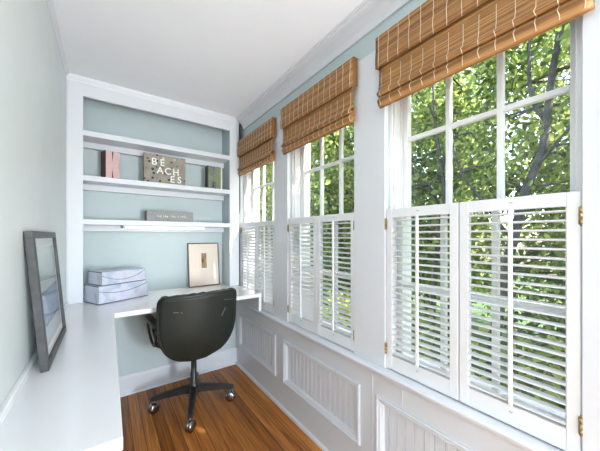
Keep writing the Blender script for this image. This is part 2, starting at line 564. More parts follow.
# wainscot: flat rails and stiles, beadboard panels with moulded frames
PAN = [(0.10, 0.792), (0.889, 1.581), (1.688, 2.345)]
PZ0, PZ1 = 0.19, 0.485
m = MB()
m.box(0.994, XR, YR, YU, 0, PZ0 + .03)
m.box(0.994, XR, YR, YU, PZ1 - .03, .60)
yy = [YR] + [v for p in PAN for v in (p[0] + .03, p[1] - .03)] + [YU]
for i in range(0, len(yy), 2):
    m.box(0.994, XR, yy[i], yy[i + 1], PZ0 + .03, PZ1 - .03)
struct('trim_%d' % n_trim, m, WHITE, 'white wainscot rails and stiles under the windows', 'wainscot'); n_trim += 1
pl = ['beadboard wainscot panel nearest the camera', 'beadboard wainscot panel below the middle window', 'beadboard wainscot panel beside the chair under the desk end']
def frame_ring(m, y0, y1, z0, z1, prof):
    """mitred picture-frame moulding in the x = const plane; prof = [(inset, x)]"""
    rings = []
    for d, x in prof:
        rings.append([(x, y0 + d, z0 + d), (x, y1 - d, z0 + d), (x, y1 - d, z1 - d), (x, y0 + d, z1 - d)])
    vv = [q for r in rings for q in r]
    ff = []
    for i in range(len(rings) - 1):
        for k in range(4):
            ff.append((i * 4 + k, i * 4 + (k + 1) % 4, (i + 1) * 4 + (k + 1) % 4, (i + 1) * 4 + k))
    m.add(vv, ff)
for (a, b), lb in zip(PAN, pl):
    t = thing('trim_%d' % n_trim, lb, 'panel', (XR, (a + b) / 2, PZ0), 0, None, 'structure'); n_trim += 1
    oy, oz = (a + b) / 2, PZ0
    m = MB()
    # beadboard: boards with v-grooves and a bead, profile in x-y extruded up
    prof = []
    y = a + .028 - oy
    pitch = 0.0405
    while y < b - .028 - oy - 1e-4:
        e = min(y + pitch, b - .028 - oy)
        prof += [(0.002, y + .0004), (0.002, y + .003), (-0.0045, y + .006), (-0.0045, e - .008), (-0.002, e - .0065), (-0.0055, e - .004), (-0.0045, e - .0015)]
        y += pitch
    poly = [(p[0], p[1]) for p in prof] + [(0.004, prof[-1][1]), (0.004, prof[0][1])]
    m.prism(poly, 'z', .028, PZ1 - PZ0 - .028)
    m.build('beadboard', WHITE, t)
    m = MB()
    frame_ring(m, a - oy, b - oy, 0, PZ1 - PZ0, [(0, -.016), (.001, -.024), (.007, -.027), (.011, -.024), (.015, -.021), (.019, -.023), (.024, -.020), (.030, -.008), (.034, -.003)])
    m.build('panel_moulding', WHITE, t)

# board joints of the apron
struct('trim_%d' % n_trim, MB().box(.9915, .994, .816, .8185, .02, .572).box(.9915, .994, .662, .6640, PZ1, .572), WHITE, 'thin upright joint strips on the wainscot', 'trim'); n_trim += 1

# baseboards and shoe mouldings
struct('baseboard_right', MB().prism([(.994, 0), (.980, 0), (.981, .012), (.986, .018), (.994, .020)], 'y', YR, YU - .016), WHITE, 'white shoe moulding along the foot of the window wall', 'baseboard')
m = MB()
m.prism([(YU, 0), (YU - .016, 0), (YU - .016, .132), (YU - .012, .140), (YU - .006, .147), (YU, .148)], 'x', XL, .994)
m.prism([(YU - .016, 0), (YU - .027, 0), (YU - .026, .010), (YU - .021, .016), (YU - .016, .018)], 'x', XL, .980)
struct('baseboard_back', m, WHITE, 'tall white baseboard on the back wall below the desk', 'baseboard')

# ------------------------------------------------------------------ windows
def pane_sash(x0, x1, y0, y1, z0, z1, st, rt, rb, name, win):
    m = MB()
    g0, g1, h0, h1 = y0 + st, y1 - st, z0 + rb, z1 - rt
    m.box(x0, x1, y0, g0, z0, z1, .0015); m.box(x0, x1, g1, y1, z0, z1, .0015)
    m.box(x0, x1, g0, g1, z0, h0, .0015); m.box(x0, x1, g0, g1, h1, z1, .0015)
    mw = .0095
    for k in (1, 2):
        yc = g0 + (g1 - g0) * k / 3
        m.box(x0 + .003, x1 - .003, yc - mw, yc + mw, h0, h1, .003)
    zc = (h0 + h1) / 2
    m.box(x0 + .004, x1 - .004, g0, g1, zc - mw, zc + mw, .003)
    s = m.build(name, SASH, win)
    MB().box((x0 + x1) / 2 + .001, (x0 + x1) / 2 + .004, g0 - .004, g1 + .004, h0 - .004, h1 + .004).build('glass', GLASS, s)

wl = ['nearest sash window with six-over-six panes', 'middle sash window with six-over-six panes', 'farthest sash window with six-over-six panes beside the shelves']
for k, w in enumerate(WIN):
    win = thing('window_%d' % (k + 1), wl[k], 'window', (0, 0, 0), 0, None, 'structure')
    a, b = w, w + WW
    m = MB()
    m.box(XR + .010, XR + .16, a - .002, a + .010, ZS, ZH)
    m.box(XR + .010, XR + .16, b - .010, b + .002, ZS, ZH)
    m.box(XR + .010, XR + .16, a, b, ZH - .014, ZH)
    m.box(XR + .06, XR + .20, a - .03, b + .03, ZS - .04, ZS + .002)      # outer sill
    for y0, y1 in ((a + .010, a + .020), (b - .020, b - .010)):           # stops
        m.box(XR + .022, XR + .036, y0, y1, ZS, ZH - .014, .002)
        m.box(XR + .074, XR + .080, y0, y1, 1.30, ZH - .014)
    m.box(XR + .020, XR + .030, a + .012, b - .012, ZH - .030, ZH - .014)
    m.build('window_frame', SASH, win)
    pane_sash(XR + .040, XR + .070, a + .010, b - .010, ZS + .002, 1.322, .032, .034, .05, 'lower_sash', win)
    pane_sash(XR + .082, XR + .112, a + .010, b - .010, 1.288, ZH - .014, .030, .042, .034, 'upper_sash', win)

# ------------------------------------------------------------------ cafe shutters
def make_shutter(name, label, w, tilt, hinge_side, group):
    """local origin: bottom centre of the panel, room side at -x"""
    t = thing(name, label, 'shutter', group=group)
    H = 0.690; st = .030; rt = .038; rb = .060; d = .024
    y0, y1 = -w / 2 + .001, w / 2 - .001
    m = MB()
    m.box(-d / 2, d / 2, y0, y0 + st, 0, H, .0025); m.box(-d / 2, d / 2, y1 - st, y1, 0, H, .0025)
    m.box(-d / 2 + .001, d / 2 - .001, y0 + st - .001, y1 - st + .001, 0, rb, .0015)
    m.box(-d / 2 + .001, d / 2 - .001, y0 + st - .001, y1 - st + .001, H - rt, H, .0015)
    m.build('shutter_frame', SHUT, t)
    m = MB()
    n = 23
    z0, z1 = rb + .012, H - rt - .012
    lw, lt = .0310, .0075
    for i in range(n):
        z = z0 + (z1 - z0) * i / (n - 1)
        prof = []
        for j in range(10):
            a = 2 * math.pi * j / 10
            px, pz = lw / 2 * math.cos(a), lt / 2 * math.sin(a)
            ca, sa = math.cos(tilt), math.sin(tilt)
            prof.append((px * ca - pz * sa, z + px * sa + pz * ca))
        m.prism(prof, 'y', y0 + st, y1 - st)
    m.build('louvers', SHUT, t)
    lx = -lw / 2 * math.cos(tilt) - .005
    m = MB().box(lx - .004, lx + .004, -.0055, .0055, rb + .004, H - rt + .002, .0015)
    for i in range(n):
        z = z0 + (z1 - z0) * i / (n - 1) - lw / 2 * math.sin(tilt)
        m.box(lx + .003, lx + .0075, -.001, .001, z - .001, z + .001)
    m.build('tilt_rod', SHUT, t)
    for zz in (H - rt * .45, rb * .72):
        MB().tube([(-d / 2, -.003, zz), (-d / 2 - .006, -.003, zz), (-d / 2 - .006, .003, zz), (-d / 2, .003, zz)], .001, 6).build('rod_staple', STEEL, t)
    ye = y0 if hinge_side < 0 else y1
    for zz in (.085, H - .065):
        m = MB()
        for q in range(3):
            m.tube([(-d / 2 - .004, ye, zz - .0225 + q * .015 + .0006), (-d / 2 - .004, ye, zz - .0225 + (q + 1) * .015 - .0006)], .0046, 10)
        m.box(-d / 2 - .0022, -d / 2, min(ye, ye - hinge_side * .006), max(ye, ye - hinge_side * .006), zz - .0225, zz + .0225)
        m.box(-d / 2 - .004, -d / 2 + .003, min(ye, ye + hinge_side * .003), max(ye, ye + hinge_side * .003), zz - .0225, zz + .0225)
        for s in (-1, 1):
            m.tube([(-d / 2 - .0022, ye, zz + s * .0235), (-d / 2 - .0022, ye, zz + s * .0265)], .003, 8)
        m.build('hinge', BRASS, t)
    return t

which = ['nearest', 'middle', 'farthest']
open_t = [(R(1), R(1)), (R(2), R(26)), (R(30), R(32))]
for k, w in enumerate(WIN):
    for s in (0, 1):
        lb = 'white louvered cafe shutter, %s leaf of the %s window%s' % (
            'right-hand' if s == 0 else 'left-hand', which[k], [', louvers open', ', louvers open' if s == 0 else ', louvers nearly closed', ', louvers nearly closed'][k])
        sh = make_shutter('cafe_shutter', lb, WW / 2 - .001, open_t[k][s], -1 if s == 0 else 1, 'cafe shutters over the lower sashes')
        sh.location = (XR - .006, w + WW * (0.25 + .5 * s), ZS + .005)

# ------------------------------------------------------------------ bamboo roman shades
def sheet(m, prof, y0, y1, th, ny=20, wav=0.0, seed=0):
    """profile [(x,z)] swept along y, two-sided with thickness; uv = (y, arc length)"""
    rnd = random.Random(seed)
    arc = [0]
    for i in range(1, len(prof)):
        arc.append(arc[-1] + math.hypot(prof[i][0] - prof[i - 1][0], prof[i][1] - prof[i - 1][1]))
    npf = len(prof)
    if m.uv is None: m.uv = []
    for side in (0, 1):
        vv = []
        for j in range(ny + 1):
            y = y0 + (y1 - y0) * j / ny
            for i, (x, z) in enumerate(prof):
                a = prof[max(0, i - 1)]; b = prof[min(npf - 1, i + 1)]
                dx, dz = b[0] - a[0], b[1] - a[1]
                l = math.hypot(dx, dz) or 1
                off = side * th
                wv = wav * math.sin(j * 1.9 + i * .7 + seed)
                vv.append((x + off * (-dz / l) + wv, y, z + off * (dx / l) + wv * .5))
                m.uv.append((y + seed * 1.37, arc[i] + seed * .31))
        ff = []
        for j in range(ny):
            for i in range(npf - 1):
                ff.append((j * npf + i, j * npf + i + 1, (j + 1) * npf + i + 1, (j + 1) * npf + i))
        m.add(vv, ff, True)
    # edge closing
    o = len(m.v) - 2 * (ny + 1) * npf
    h = (ny + 1) * npf
    for j in (0, ny):
        for i in range(npf - 1):
            a = o + j * npf + i
            m.f.append((a, a + 1, a + 1 + h, a + h)); m.smooth.append(False)
    for i in (0, npf - 1):
        for j in range(ny):
            a = o + j * npf + i
            m.f.append((a, a + npf, a + npf + h, a + h)); m.smooth.append(False)

def make_shade(label, seed, group):
    """local origin: top centre, on the casing face; room at -x"""
    t = thing('bamboo_roman_shade', label, 'window shade', group=group)
    hw = .326
    m = MB(); m.box(-.034, -.001, -hw + .012, hw - .012, -.036, -.002)
    m.build('headrail', WALNUT, t)
    va = [(-.001, .0), (-.034, .001), (-.040, -.004)] + [(-.040 + .002 * math.sin(i * .8), -.004 - .136 * i / 8) for i in range(1, 9)]
    m = MB(); sheet(m, va, -hw, hw, .0022, 24, .0006, seed)
    # folded returns at both ends
    for y in (-hw, hw):
        o = len(m.v)
        vv = [(-.040, y, -.004), (-.006, y, -.004), (-.006, y, -.132), (-.037, y, -.136)]
        yo = .0022 if y < 0 else -.0022
        vv2 = [(a, b + yo, c) for a, b, c in vv]
        m.add(vv + vv2, [(0, 1, 2, 3), (7, 6, 5, 4), (0, 4, 5, 1), (1, 5, 6, 2), (2, 6, 7, 3), (3, 7, 4, 0)])
        m.uv += [(c[2] * 1.0, c[0] + seed) for c in vv + vv2]
    m.build('valance', BAMBOO, t)
    hw2 = hw - .010
    sh = [(-.026, -.036), (-.027, -.10), (-.028, -.16), (-.029, -.215), (-.034, -.236), (-.041, -.243), (-.045, -.250), (-.042, -.258), (-.032, -.262), (-.026, -.258),
          (-.024, -.252), (-.030, -.262), (-.036, -.272), (-.040, -.280), (-.037, -.290), (-.030, -.300), (-.028, -.304)]
    m = MB(); sheet(m, sh, -hw2, hw2, .002, 24, .0009, seed + 5)
    m.build('shade_panel', BAMBOO, t)
    hm = [(-.020, -.225), (-.016, -.262), (-.017, -.300), (-.021, -.306), (-.027, -.300), (-.029, -.275), (-.026, -.262)]
    m = MB(); sheet(m, hm, -hw2, hw2, .002, 24, .0009, seed + 9)
    m.build('bottom_fold', BAMBOO, t)
    rnd = random.Random(seed)
    m = MB()
    for i in range(14):
        y = -hw + .018 + (2 * hw - .036) * i / 13
        pts = [(x - .0022, y + .0012 * rnd.uniform(-1, 1), z) for x, z in va[1:]]
        pts[0] = (va[1][0], y, va[1][1] + .0025)
        m.tube(pts, .0010, 5)
        y2 = -hw2 + .014 + (2 * hw2 - .028) * i / 13
        q = sh[2:9]
        pts = [(x - .0022, y2 + .0025 * rnd.uniform(-1, 1) * (1 if k > 2 else .3), z) for k, (x, z) in enumerate(q)]
        m.tube(pts, .0010, 5)
        pts = [(x - .0022, y2 + .002 * rnd.uniform(-1, 1), z) for x, z in sh[11:16]]
        m.tube(pts, .0010, 5)
    m.build('stitching', CORD, t)
    return t
for k, w in enumerate(WIN):
    s = make_shade('woven bamboo roman shade with pale stitching, half raised over the %s window' % which[k], k * 3 + 1, 'bamboo shades over the windows')
    s.location = (XC - .001, w + WW / 2 + (-.008, -.006, -.036)[k], (2.058, 2.050, 2.038)[k])
    s.scale = (1, (1, 1, .95)[k], 1)

# ------------------------------------------------------------------ built-in shelves
bk = thing('built_in_bookcase', 'white built-in bookcase with three shelves over the desk', 'bookcase', (0.4, YF, ZD + .0008))
ox, oy, oz = 0.4, YF, ZD + .0008
MB().box(-.208 - ox, -.129 - ox, 0, .02, 0, ZC - oz, .0015).box(XL + .001 - ox, -.208 - ox, .006, .02, 0, ZC - oz).build('stile', WHITE, bk)
MB().box(.880 - ox, .966 - ox, 0, .02, 0, ZC - oz, .0015).build('stile', WHITE, bk)
MB().box(-.129 - ox, .880 - ox, 0, .02, 2.130 - oz, ZC - oz).build('top_rail', WHITE, bk)
m = MB()
m.box(.880 - ox, .966 - ox, .02, YA - oy, 0, ZC - oz)
m.build('side_panel', AQUA, bk)
m = MB()
m.prism([(-.018, ZC - oz), (0, ZC - oz), (0, ZC - .040 - oz), (-.003, ZC - .040 - oz), (-.006, ZC - .028 - oz), (-.014, ZC - .014 - oz)], 'x', XL + .001 - ox, .968 - ox)
m.build('crown_strip', WHITE, bk)
SH = [(1.906, 1.870), (1.606, 1.570), (1.313, 1.277)]
for zt, zb in SH:
    m = MB()
    m.box(XL + .001 - ox, .880 - ox, .001, YA - oy, zb - oz, zt - oz, .0015)
    s = m.build('shelf', WHITE, bk)
    m = MB(); m.box(XL + .001 - ox, .880 - ox, YA - oy - .045, YA - oy, zb - .042 - oz, zb - oz, .001)
    m.build('shelf_cleat', WHITE, s)

# ------------------------------------------------------------------ desk
dk = thing('l_shaped_desk', 'white built-in L-shaped desk running along the left wall and under the shelves', 'desk', (0, 0, 0))
m = MB()
YD = 1.880
poly = [(XL + .001, .712), (.029, .712), (.034, YD), (.9775, YD), (.9775, YA - .001), (XL + .001, YA - .001)]
m.prism(poly, 'z', ZD - DT, ZD)
dt = m.build('desktop', DESKW, dk)
bv = dt.modifiers.new('bevel', 'BEVEL'); bv.width = .002; bv.segments = 2; bv.limit_method = 'ANGLE'
MB().prism([(XL + .001, ZD), (XL + .014, ZD), (XL + .013, ZD + .014), (XL + .009, ZD + .018), (XL + .001, ZD + .019)], 'y', .712, YF - .001).build('back_strip', DESKW, dk)
MB().box(XL + .001, .022, .722, .752, 0, ZD - DT).build('end_panel', DESKW, dk)
MB().box(.955, .977, YD + .002, YU, ZS, ZD - DT).build('support_block', WHITE, dk)
MB().box(XL + .001, .95, YU - .02, YU, ZD - DT - .05, ZD - DT).build('wall_cleat', WHITE, dk)

# under-shelf lamp
lz = SH[2][1] - .0006
lm = thing('under_shelf_light', 'slim lit lamp bar fixed under the lowest shelf', 'lamp', (.385, YF + .022, lz))
MB().box(-.29, .29, -.012, .016, -.012, 0, .002).build('housing', WHITE, lm)
MB().box(-.275, .275, -.0135, .012, -.020, -.010, .003).build('diffuser', LIT, lm)
MB().box(-.306, -.29, -.012, .014, -.020, 0, .003).build('end_cap', SEAL, lm)

# ------------------------------------------------------------------ things on the shelves
KW, KH = .088, .196
def letter(label, polys, depth, side_m, face, body, x, y, z, rz, grow=0.0, side_w=.003):
    t = thing('block_letter', label, 'letter', (x, y, z), rz, 'letter bookends on the middle shelf')
    m = MB()
    for p in polys:
        xm = max(q[0] for q in p)
        m.prism([(q[0] + (grow if q[0] == xm and grow and xm > .1 else 0), q[1]) for q in p], 'y', .004, depth)
    m.build('letter_body', body, t)
    m = MB()
    for p in polys: m.prism(p, 'y', 0, .004)
    m.build('letter_face', face, t)
    MB().box(-side_w, 0, 0, depth, 0, KH).build('letter_side', side_m, t)
    return t
kp = [[(0, 0), (.038, 0), (.038, KH), (0, KH)],
      [(.038, .082), (.047, 0), (KW, 0), (KW, .030), (.076, .098), (KW, .166), (KW, KH), (.047, KH), (.038, .114)]]
letter('dusty pink letter K with a dark side standing on the middle shelf', kp, .080, MAROON, PINK, MAROON, -.006, 2.330, SH[1][0] + .0006, R(20))
hp = [[(0, 0), (.026, 0), (.026, KH), (0, KH)], [(.026, .066), (.064, .066), (.064, .120), (.026, .120)], [(.064, 0), (.108, 0), (.108, KH), (.064, KH)]]
letter('sage green letter H with pale edges standing on the middle shelf', hp, .060, DARKG, SAGE, CREAM, .706, 2.335, SH[1][0] + .0006, R(0), .013, .010)  # dark slab on the outer left side paints its shade into the colour

# speckled book with raised white words
bx = thing('speckled_book', 'speckled stone-patterned book reading BEACHES upright on the middle shelf', 'book', (.226, 2.345, SH[1][0] + .0006), R(3))
W_, H_ = .300, .228
MB().box(.003, W_ - .002, .002, .026, .002, H_ - .002).build('page_block', PAGES, bx)
MB().box(0, W_, 0, .0028, 0, H_, .0008).box(0, W_, .026, .0288, 0, H_, .0008).box(0, .003, 0, .0288, 0, H_, .0008).build('cover', TERRAZZO, bx)
m = MB()
for txt, px, pz in (('B', .051, .144), ('E', .110, .144), ('A', .088, .082), ('C', .143, .082), ('H', .201, .082), ('E', .183, .022), ('S', .238, .022)):
    vv, ff = text_mesh(txt, .074, .0006, .0010)
    m.add([(px + v.x * .95, -.0012 - v.z, pz + v.y) for v in vv], ff)
m.build('lettering', LETTER, bx)

# grey book lying down
gb = thing('lying_book', 'thick grey cloth book lying flat on the lowest shelf', 'book', (.245, 2.325, SH[2][0] + .0006), R(1.5))
BW, BD, BH = .335, .150, .082
m = MB()
m.box(0, BW, 0, BD, 0, .004, .001); m.box(0, BW, 0, BD, BH - .004, BH, .001)
pr = [(.004 - .004 * math.cos(a), 0) for a in (0,)]
pts = []
for i in range(9):
    a = -math.pi / 2 + math.pi * i / 8
    pts.append((.005 - .008 * math.cos(a), BH / 2 + BH / 2 * math.sin(a)))
m.prism(pts + [(.006, BH), (.006, 0)], 'x', 0, BW)
m.build('cover', BOOKGREY, gb)
MB().box(.004, BW - .004, .006, BD - .005, .004, BH - .004).build('page_block', PAGES, gb)
m = MB()
rnd = random.Random(4)
x = .070
while x < .285:
    w = rnd.uniform(.005, .010)
    if rnd.random() < .86:
        h = rnd.choice([.012, .012, .018, .015])
        m.box(x, x + w * .28, -.0042, -.0030, .034, .034 + h)
        m.box(x, x + w, -.0042, -.0030, .034 + rnd.choice([0, .008]), .0375 + rnd.choice([0, .006]))
    x += w + .004
m.build('spine_lettering', LETTER, gb)
MB().box(.140, .146, -.0042, -.0030, .014, .020).build('spine_mark', BLACKM, gb)

# ------------------------------------------------------------------ things on the desk
def storage_box(label, x, y, z, rz, w, d, h, sag):
    t = thing('storage_box', label, 'box', (x, y, z), rz, 'patterned boxes on the desk')
    lh = h * .30
    m = MB(); m.box(.003, w - .003, .003, d - .003, 0, h - .004, .001)
    m.build('body', BOXM, t)
    m = MB(); m.box(0, w, 0, d, h - .012, h, .002)
    m.box(0, w, 0, .003, .004, h - .010); m.box(0, .003, .0, d, .004, h - .010)
    m.box(w - .003, w, 0, d, .004, h - .010); m.box(0, w, d - .003, d, .004, h - .010)
    m.build('lid', BOXM, t)
    m = MB()
    m.box(-.0008, w + .0008, -.0008, .001, 0, .0042); m.box(-.0008, .001, 0, d, 0, .0042); m.box(w - .001, w + .0008, 0, d, 0, .0042)
    m.box(-.0012, .0008, -.0012, d, h - .004, h + .0008)
    m.build('dark_edging', NAVY, t)
    m = MB()
    pts = []
    for i in range(15):
        u = i / 14
        pts.append((.004 + (w - .008) * u, -.0014, h * .72 - sag * 4 * u * (1 - u) + h * .18 * u))
    m.tube(pts, .0016, 6)
    m.build('cord', SEAL if sag > .035 else NAVY, t)
    return t
storage_box('larger pale blue patterned box at the bottom of the two on the desk', -.044, 2.155, ZD + .0016, R(25.5), .322, .190, .116, .030)
storage_box('smaller pale blue patterned box stacked on top of the other box', -.028, 2.165, ZD + .1195, R(25.5), .286, .175, .088, .042)

def picture_frame(name, label, w, h, d, fw, frame_m, mat_m, art_m, art, loc, lean, rz):
    """faces local -y, bottom centre at origin, leans back by angle"""
    t = thing(name, label, 'picture', (loc[0], loc[1], loc[2] + d * math.sin(lean) + .0005), 0)
    t.rotation_euler = (-lean, 0, rz)
    m = MB()
    m.box(-w / 2, w / 2, 0, d, 0, fw, .0015); m.box(-w / 2, w / 2, 0, d, h - fw, h, .0015)
    m.box(-w / 2, -w / 2 + fw, 0, d, fw - .001, h - fw + .001, .0015); m.box(w / 2 - fw, w / 2, 0, d, fw - .001, h - fw + .001, .0015)
    m.build('frame', frame_m, t)
    MB().box(-w / 2 + fw * .7, w / 2 - fw * .7, d * .45, d * .9, fw * .7, h - fw * .7).build('mat_board', mat_m, t)
    a0, a1, b0, b1 = art
    m = MB(); m.uv = []
    vv = [(a0, d * .45 - .0008, b0), (a1, d * .45 - .0008, b0), (a1, d * .45 - .0008, b1), (a0, d * .45 - .0008, b1)]
    vb = [(x, d * .46, z) for x, y, z in vv]
    m.add(vv + vb, [(0, 1, 2, 3), (7, 6, 5, 4), (0, 4, 5, 1), (1, 5, 6, 2), (2, 6, 7, 3), (3, 7, 4, 0)])
    m.uv = [(0, 0), (1, 0), (1, 1), (0, 1)] * 2
    m.build('print', art_m, t)
    MB().box(-w / 2 + fw - .001, w / 2 - fw + .001, d * .25, d * .25 + .0015, fw - .001, h - fw + .001).build('glazing', PGLASS, t)
    return t
# small upright picture, back right of the desk
picture_frame('picture_frame', 'thin dark brown frame with a small brown print in a cream mat', .272, .382, .016, .0075, WALNUT, MAT_CREAM, ETCH,
              (-.021, .023, .160, .290), (.704, 2.425, ZD), R(6.5), R(2))
# dark grey frame on the desk along the left wall
picture_frame('picture_frame', 'wide dark grey frame with a misty blue shore print leaning on the left wall', .468, .460, .022, .024, GREYWOOD, MAT_WHITE, SEA,
              (-.185, .185, .055, .405), (-.154, 1.430, ZD), R(4.8), R(90))

# ------------------------------------------------------------------ swivel chair
ch = thing('swivel_chair', 'black swivel chair with a worn shell back and four-star base at the desk', 'chair', (.495, 1.975, 0), R(4))
def shell_pt(s, t, grow=0.0, fwd=0.0):
    zb, zt = .395 - grow, .824 + grow
    tc = .70
    z = zb + (zt - zb) * t
    if t < tc:
        w = (1 - ((tc - t) / tc) ** 2.7) ** (1 / 2.5)
        w = .30 * w + .70 * w
    else:
        w = 1 - .0 * (t - tc)
    top = 1.0
    if t > .90:
        q = (t - .90) / .10
        top = 1 - .055 * q ** 3
    w *= (.246 + grow) * top
    x = s * w
    lowf = max(0, (tc - t) / tc)
    y = -.205 - .045 * t + .05 * lowf ** 2.6 + 1.15 * x * x * (1 - .35 * lowf) + fwd
    z += -.010 * (x / .26) ** 2 * max(0, (t - .5) * 2) + .004
    return (x - .012, y, z)
def shell_mesh(grow, f0, f1, ns=28, ntt=28, puff=0.0):
    m = MB()
    tt = [0.004 + .996 * (i / ntt) ** 1.25 for i in range(ntt + 1)]
    pts = {}
    layers = []
    for f in (f0, f1):
        vv = []
        for t in tt:
            for j in range(ns + 1):
                s = -1 + 2 * j / ns
                x, y, z = shell_pt(s, t, grow, f)
                if f == f1 and puff:
                    e = (1 - abs(s) ** 4) * (1 - abs(2 * t - 1) ** 4)
                    y += puff * e
                vv.append((x, y, z))
        layers.append(vv)
    n = len(layers[0])
    ff = []
    for i in range(ntt):
        for j in range(ns):
            a = i * (ns + 1) + j
            ff.append((a, a + 1, a + ns + 2, a + ns + 1))
            ff.append((n + a + ns + 1, n + a + ns + 2, n + a + 1, n + a))
    for i in range(ntt):
        for j in (0, ns):
            a = i * (ns + 1) + j; b = a + ns + 1
            ff.append((a, b, n + b, n + a))
    for j in range(ns):
        for i in (0, ntt):
            a = i * (ns + 1) + j
            ff.append((a, a + 1, n + a + 1, n + a))
    m.add(layers[0] + layers[1], ff, True)
    return m
shell_mesh(0, 0, .012).build('back_shell', SHELLM, ch)
shell_mesh(-.004, .013, .045, puff=.025).build('back_cushion', LEATHER, ch)
# piped rim following the outline
m = MB()
out = []
for i in range(0, 31):
    t = 1 - (i / 30) ** 1.3 * .996
    out.append(shell_pt(-1, t, 0.002, .012))
for i in range(1, 8):
    out.append(shell_pt(-1 + 2 * i / 8, .004, .002, .012))
for i in range(0, 31):
    t = .004 + .996 * (i / 30) ** (1 / 1.3) if i else .004
    out.append(shell_pt(1, t, .002, .012))
m.tube(out, .0095, 8)
tp = [shell_pt(-1 + 2 * i / 20, 1.0, .002, .012) for i in range(21)]
m.tube(tp, .0105, 8)
m.build('rim', LEATHER, ch)
# padded top roll, creased leather
m = MB()
tp = []
for i in range(25):
    s = -1 + 2 * i / 24
    x, y, z = shell_pt(s * .985, 1.0, 0, .030)
    tp.append((x, y, z - .004 + .0025 * math.sin(i * 2.3)))
m.tube(tp, [.020 + .002 * math.sin(i * 1.7) for i in range(25)], 10)
m.build('top_roll', LEATHER, ch)
def scr(a, b, r=.0012):
    p = []
    for i in range(5):
        u = i / 4
        x, y, z = shell_pt(a[0] + (b[0] - a[0]) * u, a[1] + (b[1] - a[1]) * u)
        p.append((x, y - .0008, z))
    return p, r
for a, b, r in (((-.72, .80), (-.60, .795), .0012), ((-.55, .80), (-.52, .77), .0012), ((.50, .63), (.62, .75), .0014), ((.55, .885), (.90, .86), .0008)):
    m = MB(); p, r = scr(a, b, r); m.tube(p, r, 5)
    tag(m.build('scuff_mark', SCRATCH, ch), 'pale scratch on the shell')
# seat
m = MB()
def rbox(m, x0, x1, y0, y1, z0, z1, b, seg=4, M=None):
    m.box(x0, x1, y0, y1, z0, z1, b, M, seg)
rbox(m, -.205, .185, -.020, .265, .458, .530, .034)
m.build('seat_cushion', LEATHER, ch)
m = MB(); rbox(m, -.150, .130, -.030, .235, .430, .464, .014)
m.build('seat_pan', SHELLM, ch)
# arms: leather pad on a looped metal strap
for s in (-1, 1):
    m = MB()
    loop = []
    ax = s * .250 - .010
    for i in range(15):
        a = math.pi * (i / 14)
        loop.append((ax - s * .012 * math.sin(a), -.110 + .260 * i / 14, .640 - .150 * math.sin(a) ** .55))
    m.tube(loop, .0085, 8)
    loop2 = [(x - s * .022, y * .9, z + .004) for x, y, z in loop]
    m.tube(loop2, .0075, 8)
    m.tube([(ax - s * .02, .02, .492), (s * .17, .02, .440)], .010, 8)
    arm = m.build('arm', BLACKM, ch)
    m = MB(); rbox(m, ax - .030 if s > 0 else ax - .020, ax + .020 if s > 0 else ax + .030, -.120, .165, .630, .662, .013)
    m.build('arm_pad', LEATHER, arm)
# column
m = MB()
m.lathe([(.030, .10), (.030, .172), (.022, .178), (.022, .245), (.019, .250), (.019, .425), (.06, .427), (.06, .432)])
m.build('column', BLACKM, ch)
m = MB(); m.tube([(.03, .03, .385), (.12, .07, .380), (.16, .08, .375)], [.005, .005, .007], 8)
m.build('height_lever', BLACKM, ch)
base_a = math.atan2(-.235, -.08) - R(4)
for k in range(4):
    a = base_a + k * math.pi / 2
    M = Matrix.Rotation(a, 4, 'Z')
    m = MB()
    prof = [(.015, .160, .112, .024), (.08, .154, .110, .021), (.18, .136, .101, .0175), (.255, .120, .090, .0155), (.272, .112, .093, .012)]
    vv = []
    for r, zt, zb, hw in prof:
        for (y, z) in ((-hw, zb), (hw, zb), (hw, zt - .006), (hw * .6, zt), (-hw * .6, zt), (-hw, zt - .006)):
            vv.append(M @ Vector((r, y, z)))
    ff = []
    n = 6
    for i in range(len(prof) - 1):
        for j in range(n):
            ff.append((i * n + j, i * n + (j + 1) % n, (i + 1) * n + (j + 1) % n, (i + 1) * n + j))
    ff += [tuple(range(n)), tuple(range((len(prof) - 1) * n, len(prof) * n))]
    m.add(vv, ff)
    leg = m.build('base_leg', BLACKM, ch)
    c = M @ Vector((.258, 0, 0))
    tw = a + R(60 + 25 * k)
    Mw = Matrix.Translation(c) @ Matrix.Rotation(tw, 4, 'Z')
    m = MB()
    m.tube([c + Vector((0, 0, .055)), c + Vector((0, 0, .096))], .006, 10)
    # twin wheels with domed chrome hoods
    Mx = Matrix.Rotation(R(90), 3, 'Y')
    for s in (-1, 1):
        profl = [(.0, .0), (.033, .0), (.0355, .003), (.0355, .009), (.032, .016), (.024, .0205), (.012, .023), (.0, .0235)]
        vv = []
        nseg = 20
        for r, h in profl:
            for q in range(nseg):
                b = 2 * math.pi * q / nseg
                vv.append(Mw @ Vector((s * (.0012 + h), r * math.cos(b) + .008, .0355 + r * math.sin(b))))
        ff = []
        for i in range(len(profl) - 1):
            for q in range(nseg):
                ff.append((i * nseg + q, i * nseg + (q + 1) % nseg, (i + 1) * nseg + (q + 1) % nseg, (i + 1) * nseg + q))
        m.add(vv, ff, True)
    m.build('caster', CHROME, leg)

# ------------------------------------------------------------------ outdoors
gz = -1.2
struct('ground', MB().box(1.3, 22, -9, 22, gz - .1, gz), SOILM, 'grassy ground outside the windows', 'ground')

